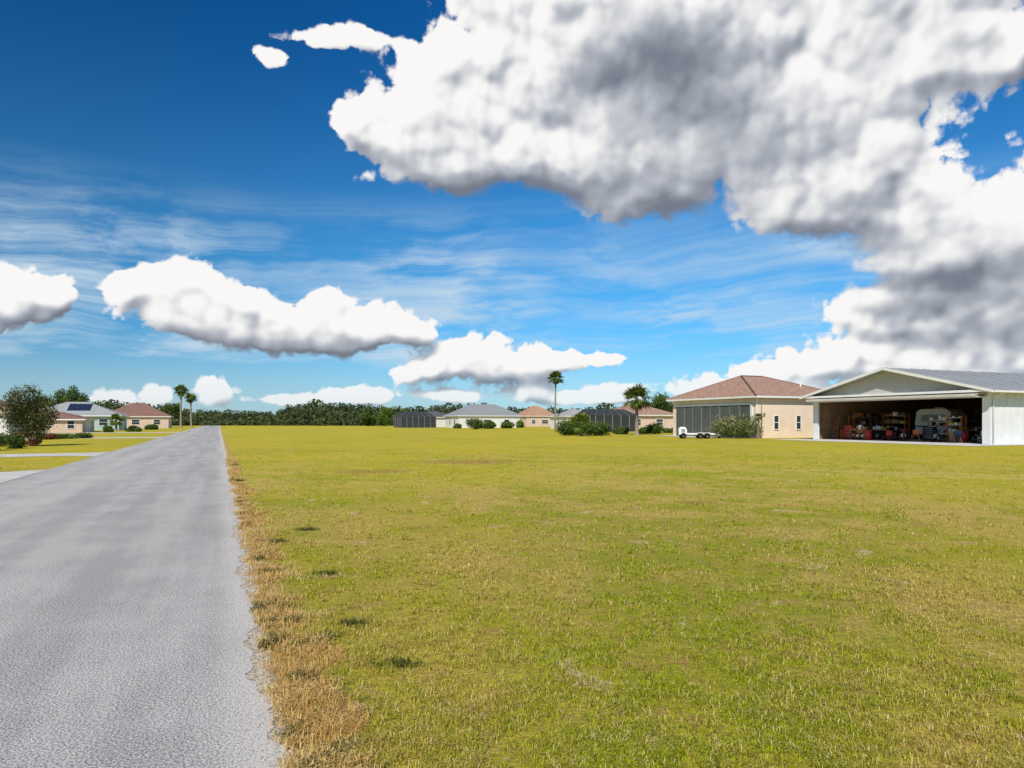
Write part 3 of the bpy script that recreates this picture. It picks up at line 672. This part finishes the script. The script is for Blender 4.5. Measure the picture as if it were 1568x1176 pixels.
# ---- houses
x,y=at(702,176); house('grey_roof_house',x,y,17.5,11,3.2,6.3,white,shG,0,[(3,1.4),(8,2.0),(13.5,1.4)],[(3,1.2),(7,1.2)])
def enclosure(name,x,y,D,Wd,z1,z2):
    e=empty(name,x,y,0,ROT); SC=mat('insect_screen',(.035,.04,.04),.7,.1)
    box(e,'screen_walls',.03,D-.03,.03,Wd-.03,0,z1-.03,SC)
    mesh('screen_roof',[(0,0,z1),(D,0,z1),(D,Wd,z1),(0,Wd,z1),(D*.2,Wd*.25,z2),(D*.8,Wd*.25,z2),(D*.8,Wd,z2),(D*.2,Wd,z2)],[(0,1,5,4),(1,2,6,5),(4,5,6,7),(3,0,4,7)],SC,e)
    LFm=mat('light_frame',(.22,.22,.21),.5)
    k=int(D/1.8)+1
    for i in range(k+1): tube('post_y%d'%i,[(i*D/k,0,0),(i*D/k,0,z1)],[.05,.05],LFm,e,4); tube('rafter_%d'%i,[(i*D/k,0,z1),(D*.2+.6*i*D/k,Wd*.25,z2)],[.05,.05],LFm,e,4)
    for z in (.9,z1): tube('rail_y',[(0,0,z),(D,0,z)],[.05,.05],LFm,e,4); tube('rail_x',[(0,0,z),(0,Wd,z)],[.05,.05],LFm,e,4)
    for i in range(4): tube('post_x%d'%i,[(0,(i+1)*Wd/4,0),(0,(i+1)*Wd/4,z1)],[.05,.05],LFm,e,4)
    return e
x,y=at(614,178); enclosure('screened_pool_enclosure',x,y,9.5,8,2.9,4.2)
x,y=at(640,192); house('dark_roof_house',x,y,12,10,2.9,4.6,white,shD)
x,y=at(806,215); house('orange_roof_house',x,y,10.5,9,3.4,6.7,pink,shO,0,[(2.5,1.2),(6.5,2.2)])
x,y=at(912,110); enclosure('screened_pool_enclosure',x,y,8,7,2.7,3.7)
x,y=at(868,150); house('grey_roof_house',x,y,7,8,2.9,4.6,white,shL,0,[(3,1.5)])
x,y=at(955,127); house('brown_roof_house',x,y,12,11,2.9,5.2,pink,shT,0,[(3,1.5),(8,1.5)])
def lefth(name,px,Y,D,Wd,*a_,**k_):
    x,y=at(px,Y); return house(name,x-D*VX[0],y-D*VX[1],D,Wd,*a_,xface=1,**k_)
lefth('white_house',14,80,12,11,2.9,5.6,white,shB,wins_y=[(10,1.2),(5,1.5)])
lefth('brown_roof_house',126,105,12,11,2.4,3.9,pink,shB,sink=.35,wins_y=[(10.5,.9),(7,1.2)],garage=(5,4.5))
c=lefth('solar_roof_house',182,128,15,12,2.8,5.4,teal,shL,wins_y=[(12.5,1.4),(8,1.2)],garage=(5,4.8))
SOL=mat('solar_panel',(.02,.03,.06),.3,.2,4,0,0,.5)
for i in range(3):
    for j in range(2):
        s0=.33+.26*j; s1=s0+.24; f0=lambda s_:( -.5+s_*(12/2+.5), 2.8+s_*(5.4-2.8)+.06)
        (ya,za),(yb,zb)=f0(s0),f0(s1); xa=6.4+i*1.25
        mesh('solar_panel_%d%d'%(i,j),[(xa,ya,za),(xa+1.2,ya,za),(xa+1.2,yb,zb),(xa,yb,zb),(xa,ya,za-.05),(xa+1.2,ya,za-.05),(xa+1.2,yb,zb-.05),(xa,yb,zb-.05)],[(0,1,2,3),(0,4,5,1),(1,5,6,2),(2,6,7,3),(3,7,4,0)],SOL,c)
lefth('brown_roof_house',258,165,14,12,2.9,6.2,pink,shB,wins_y=[(11.5,1.4),(7,1.6),(3,1.2)],garage=(5,5))

# ---------------------------------------------------------------- vegetation
def bpx(px,py,wpx,top,name='shrub',m=LG,n=2500,leaf=None,k=10):
    x,y=gp(px,py); w=wpx*y/F; h=H+(HZ-top)/F*y
    bush(name,x,y,w,h,m,n,leaf or max(.1,y*.0022),k)
bpx(1127,671,72,624,'flowering_shrub',LP,7000,.15,18)
bpx(865,667,30,640); bpx(918,667,44,638,'shrub',LG,3500); bpx(890,666,46,626,'shrub',LB,2600,.3)
bpx(950,665,26,650); bpx(1003,665,24,645); bpx(985,664,24,652); bpx(1030,663,26,652)
bpx(728,657.5,26,636); bpx(748,656.5,20,642); bpx(775,656,20,642,'shrub',LG); bpx(796,655,14,640,'shrub',LB); bpx(700,656,12,648)
x,y=at(890,78); palm('sago_palm',x,y,2.9,3.2,.18,26,False,.1)
x,y=at(975,85); palm('sabal_palm',x,y,6.5,4.6,.22,48,True,.09)
x,y=at(850,150); palm('fan_palm',x,y,13.0,4.2,.2,40,True,.12)
x,y=at(277,165); palm('fan_palm',x,y,10.8,4.0,.24,38,True,.13)
x,y=at(293,185); palm('fan_palm',x,y,9.6,3.8,.25,38,True,.13)
x,y=at(1161,67); palm('yucca_plant',x,y,2.6,1.3,.07,18,False,.04)
x,y=gp(45,683); tree('ornamental_tree',x,y,3.6,3.4,LO,9000,.13,20,.12)
bpx(18,687,34,655,'hedge_shrub',LG,3000); bpx(50,683,22,668,'hedge_shrub',LR,1500); bpx(-15,690,40,650,'hedge_shrub',LG); bpx(34,672,20,655,'hedge_shrub',LR,1500)
bpx(95,672,40,662,'hedge_shrub',LG,2000); bpx(125,671,30,661,'hedge_shrub',LG,2000); bpx(70,673,30,660,'hedge_shrub',LR,1500)
x,y=at(178,120); palm('sago_palm',x,y,3.2,3.0,.2,24,False,.12)
bpx(205,661,22,650); bpx(165,662,14,650); bpx(232,658,18,648)
x,y=at(112,165); tree('oak_tree',x,y,9.0,6,LG,5000,.45,16,.3)
x,y=at(90,175); tree('oak_tree',x,y,9.3,8,LG,5000,.45,18,.2)
x,y=at(262,200); tree('oak_tree',x,y,6.5,6,LG,3000,.45)
x,y=at(60,150); tree('oak_tree',x,y,6.5,7,LG,3000,.4)
x,y=at(590,240); tree('round_tree',x,y,6.6,6.2,LB,3500,.5,14,.12)
x,y=at(565,240); tree('oak_tree',x,y,6.0,6.5,LG,3000,.5,14,.1)
x,y=at(1010,140); tree('oak_tree',x,y,6.8,6,LG,4000,.35,14,.2)
x,y=at(150,150); tree('oak_tree',x,y,5.8,5,LG,3000,.4)

prof=[(-500,618),(0,618),(60,616),(140,618),(190,614),(250,620),(300,627),(360,629),(425,631),(440,619),(470,612),(500,614),(515,620),(560,616),(600,621),(640,621),(700,616),(760,621),(800,625),(870,622),(930,620),(1000,612),(1040,612),(1240,613),(2100,610)]
pxs=[q[0] for q in prof]; tops=[q[1] for q in prof]
lob=[]
for row,(Yb,f) in enumerate(((330,1.0),(305,.88),(280,.68),(262,.45))):
    px=-500.0
    while px<2100:
        Yd=Yb+random.uniform(-10,10); top=np.interp(px,pxs,tops)+random.uniform(-3.0,4.0)
        h=(H+(HZ-top)/F*Yd)*f*random.uniform(.82,1.08)
        X_=(px-CX)/F*Yd
        r=random.uniform(1.6,4.2)
        lob.append((X_,Yd,h-r*.75,r,r,r*.75)); 
        z=h-r*1.7
        while z>0: lob.append((X_+random.uniform(-1.2,1.2),Yd-1,z,r*1.3,r*1.1,r*.9)); z-=r*1.0
        px+=random.uniform(5,11)
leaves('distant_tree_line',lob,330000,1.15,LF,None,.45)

# ---------------------------------------------------------------- camera
cd=bpy.data.cameras.new('camera'); cd.sensor_width=36; cd.lens=36*F/1568; cd.shift_y=(HZ-588)/1568; cd.clip_end=12000; cd.clip_start=.05
co=bpy.data.objects.new('camera',cd); COL.objects.link(co); co.location=(0,0,H); co.rotation_euler=(math.radians(90),0,0)
S.camera=co
S.view_settings.view_transform='Standard'; S.view_settings.look='None'; S.view_settings.exposure=0
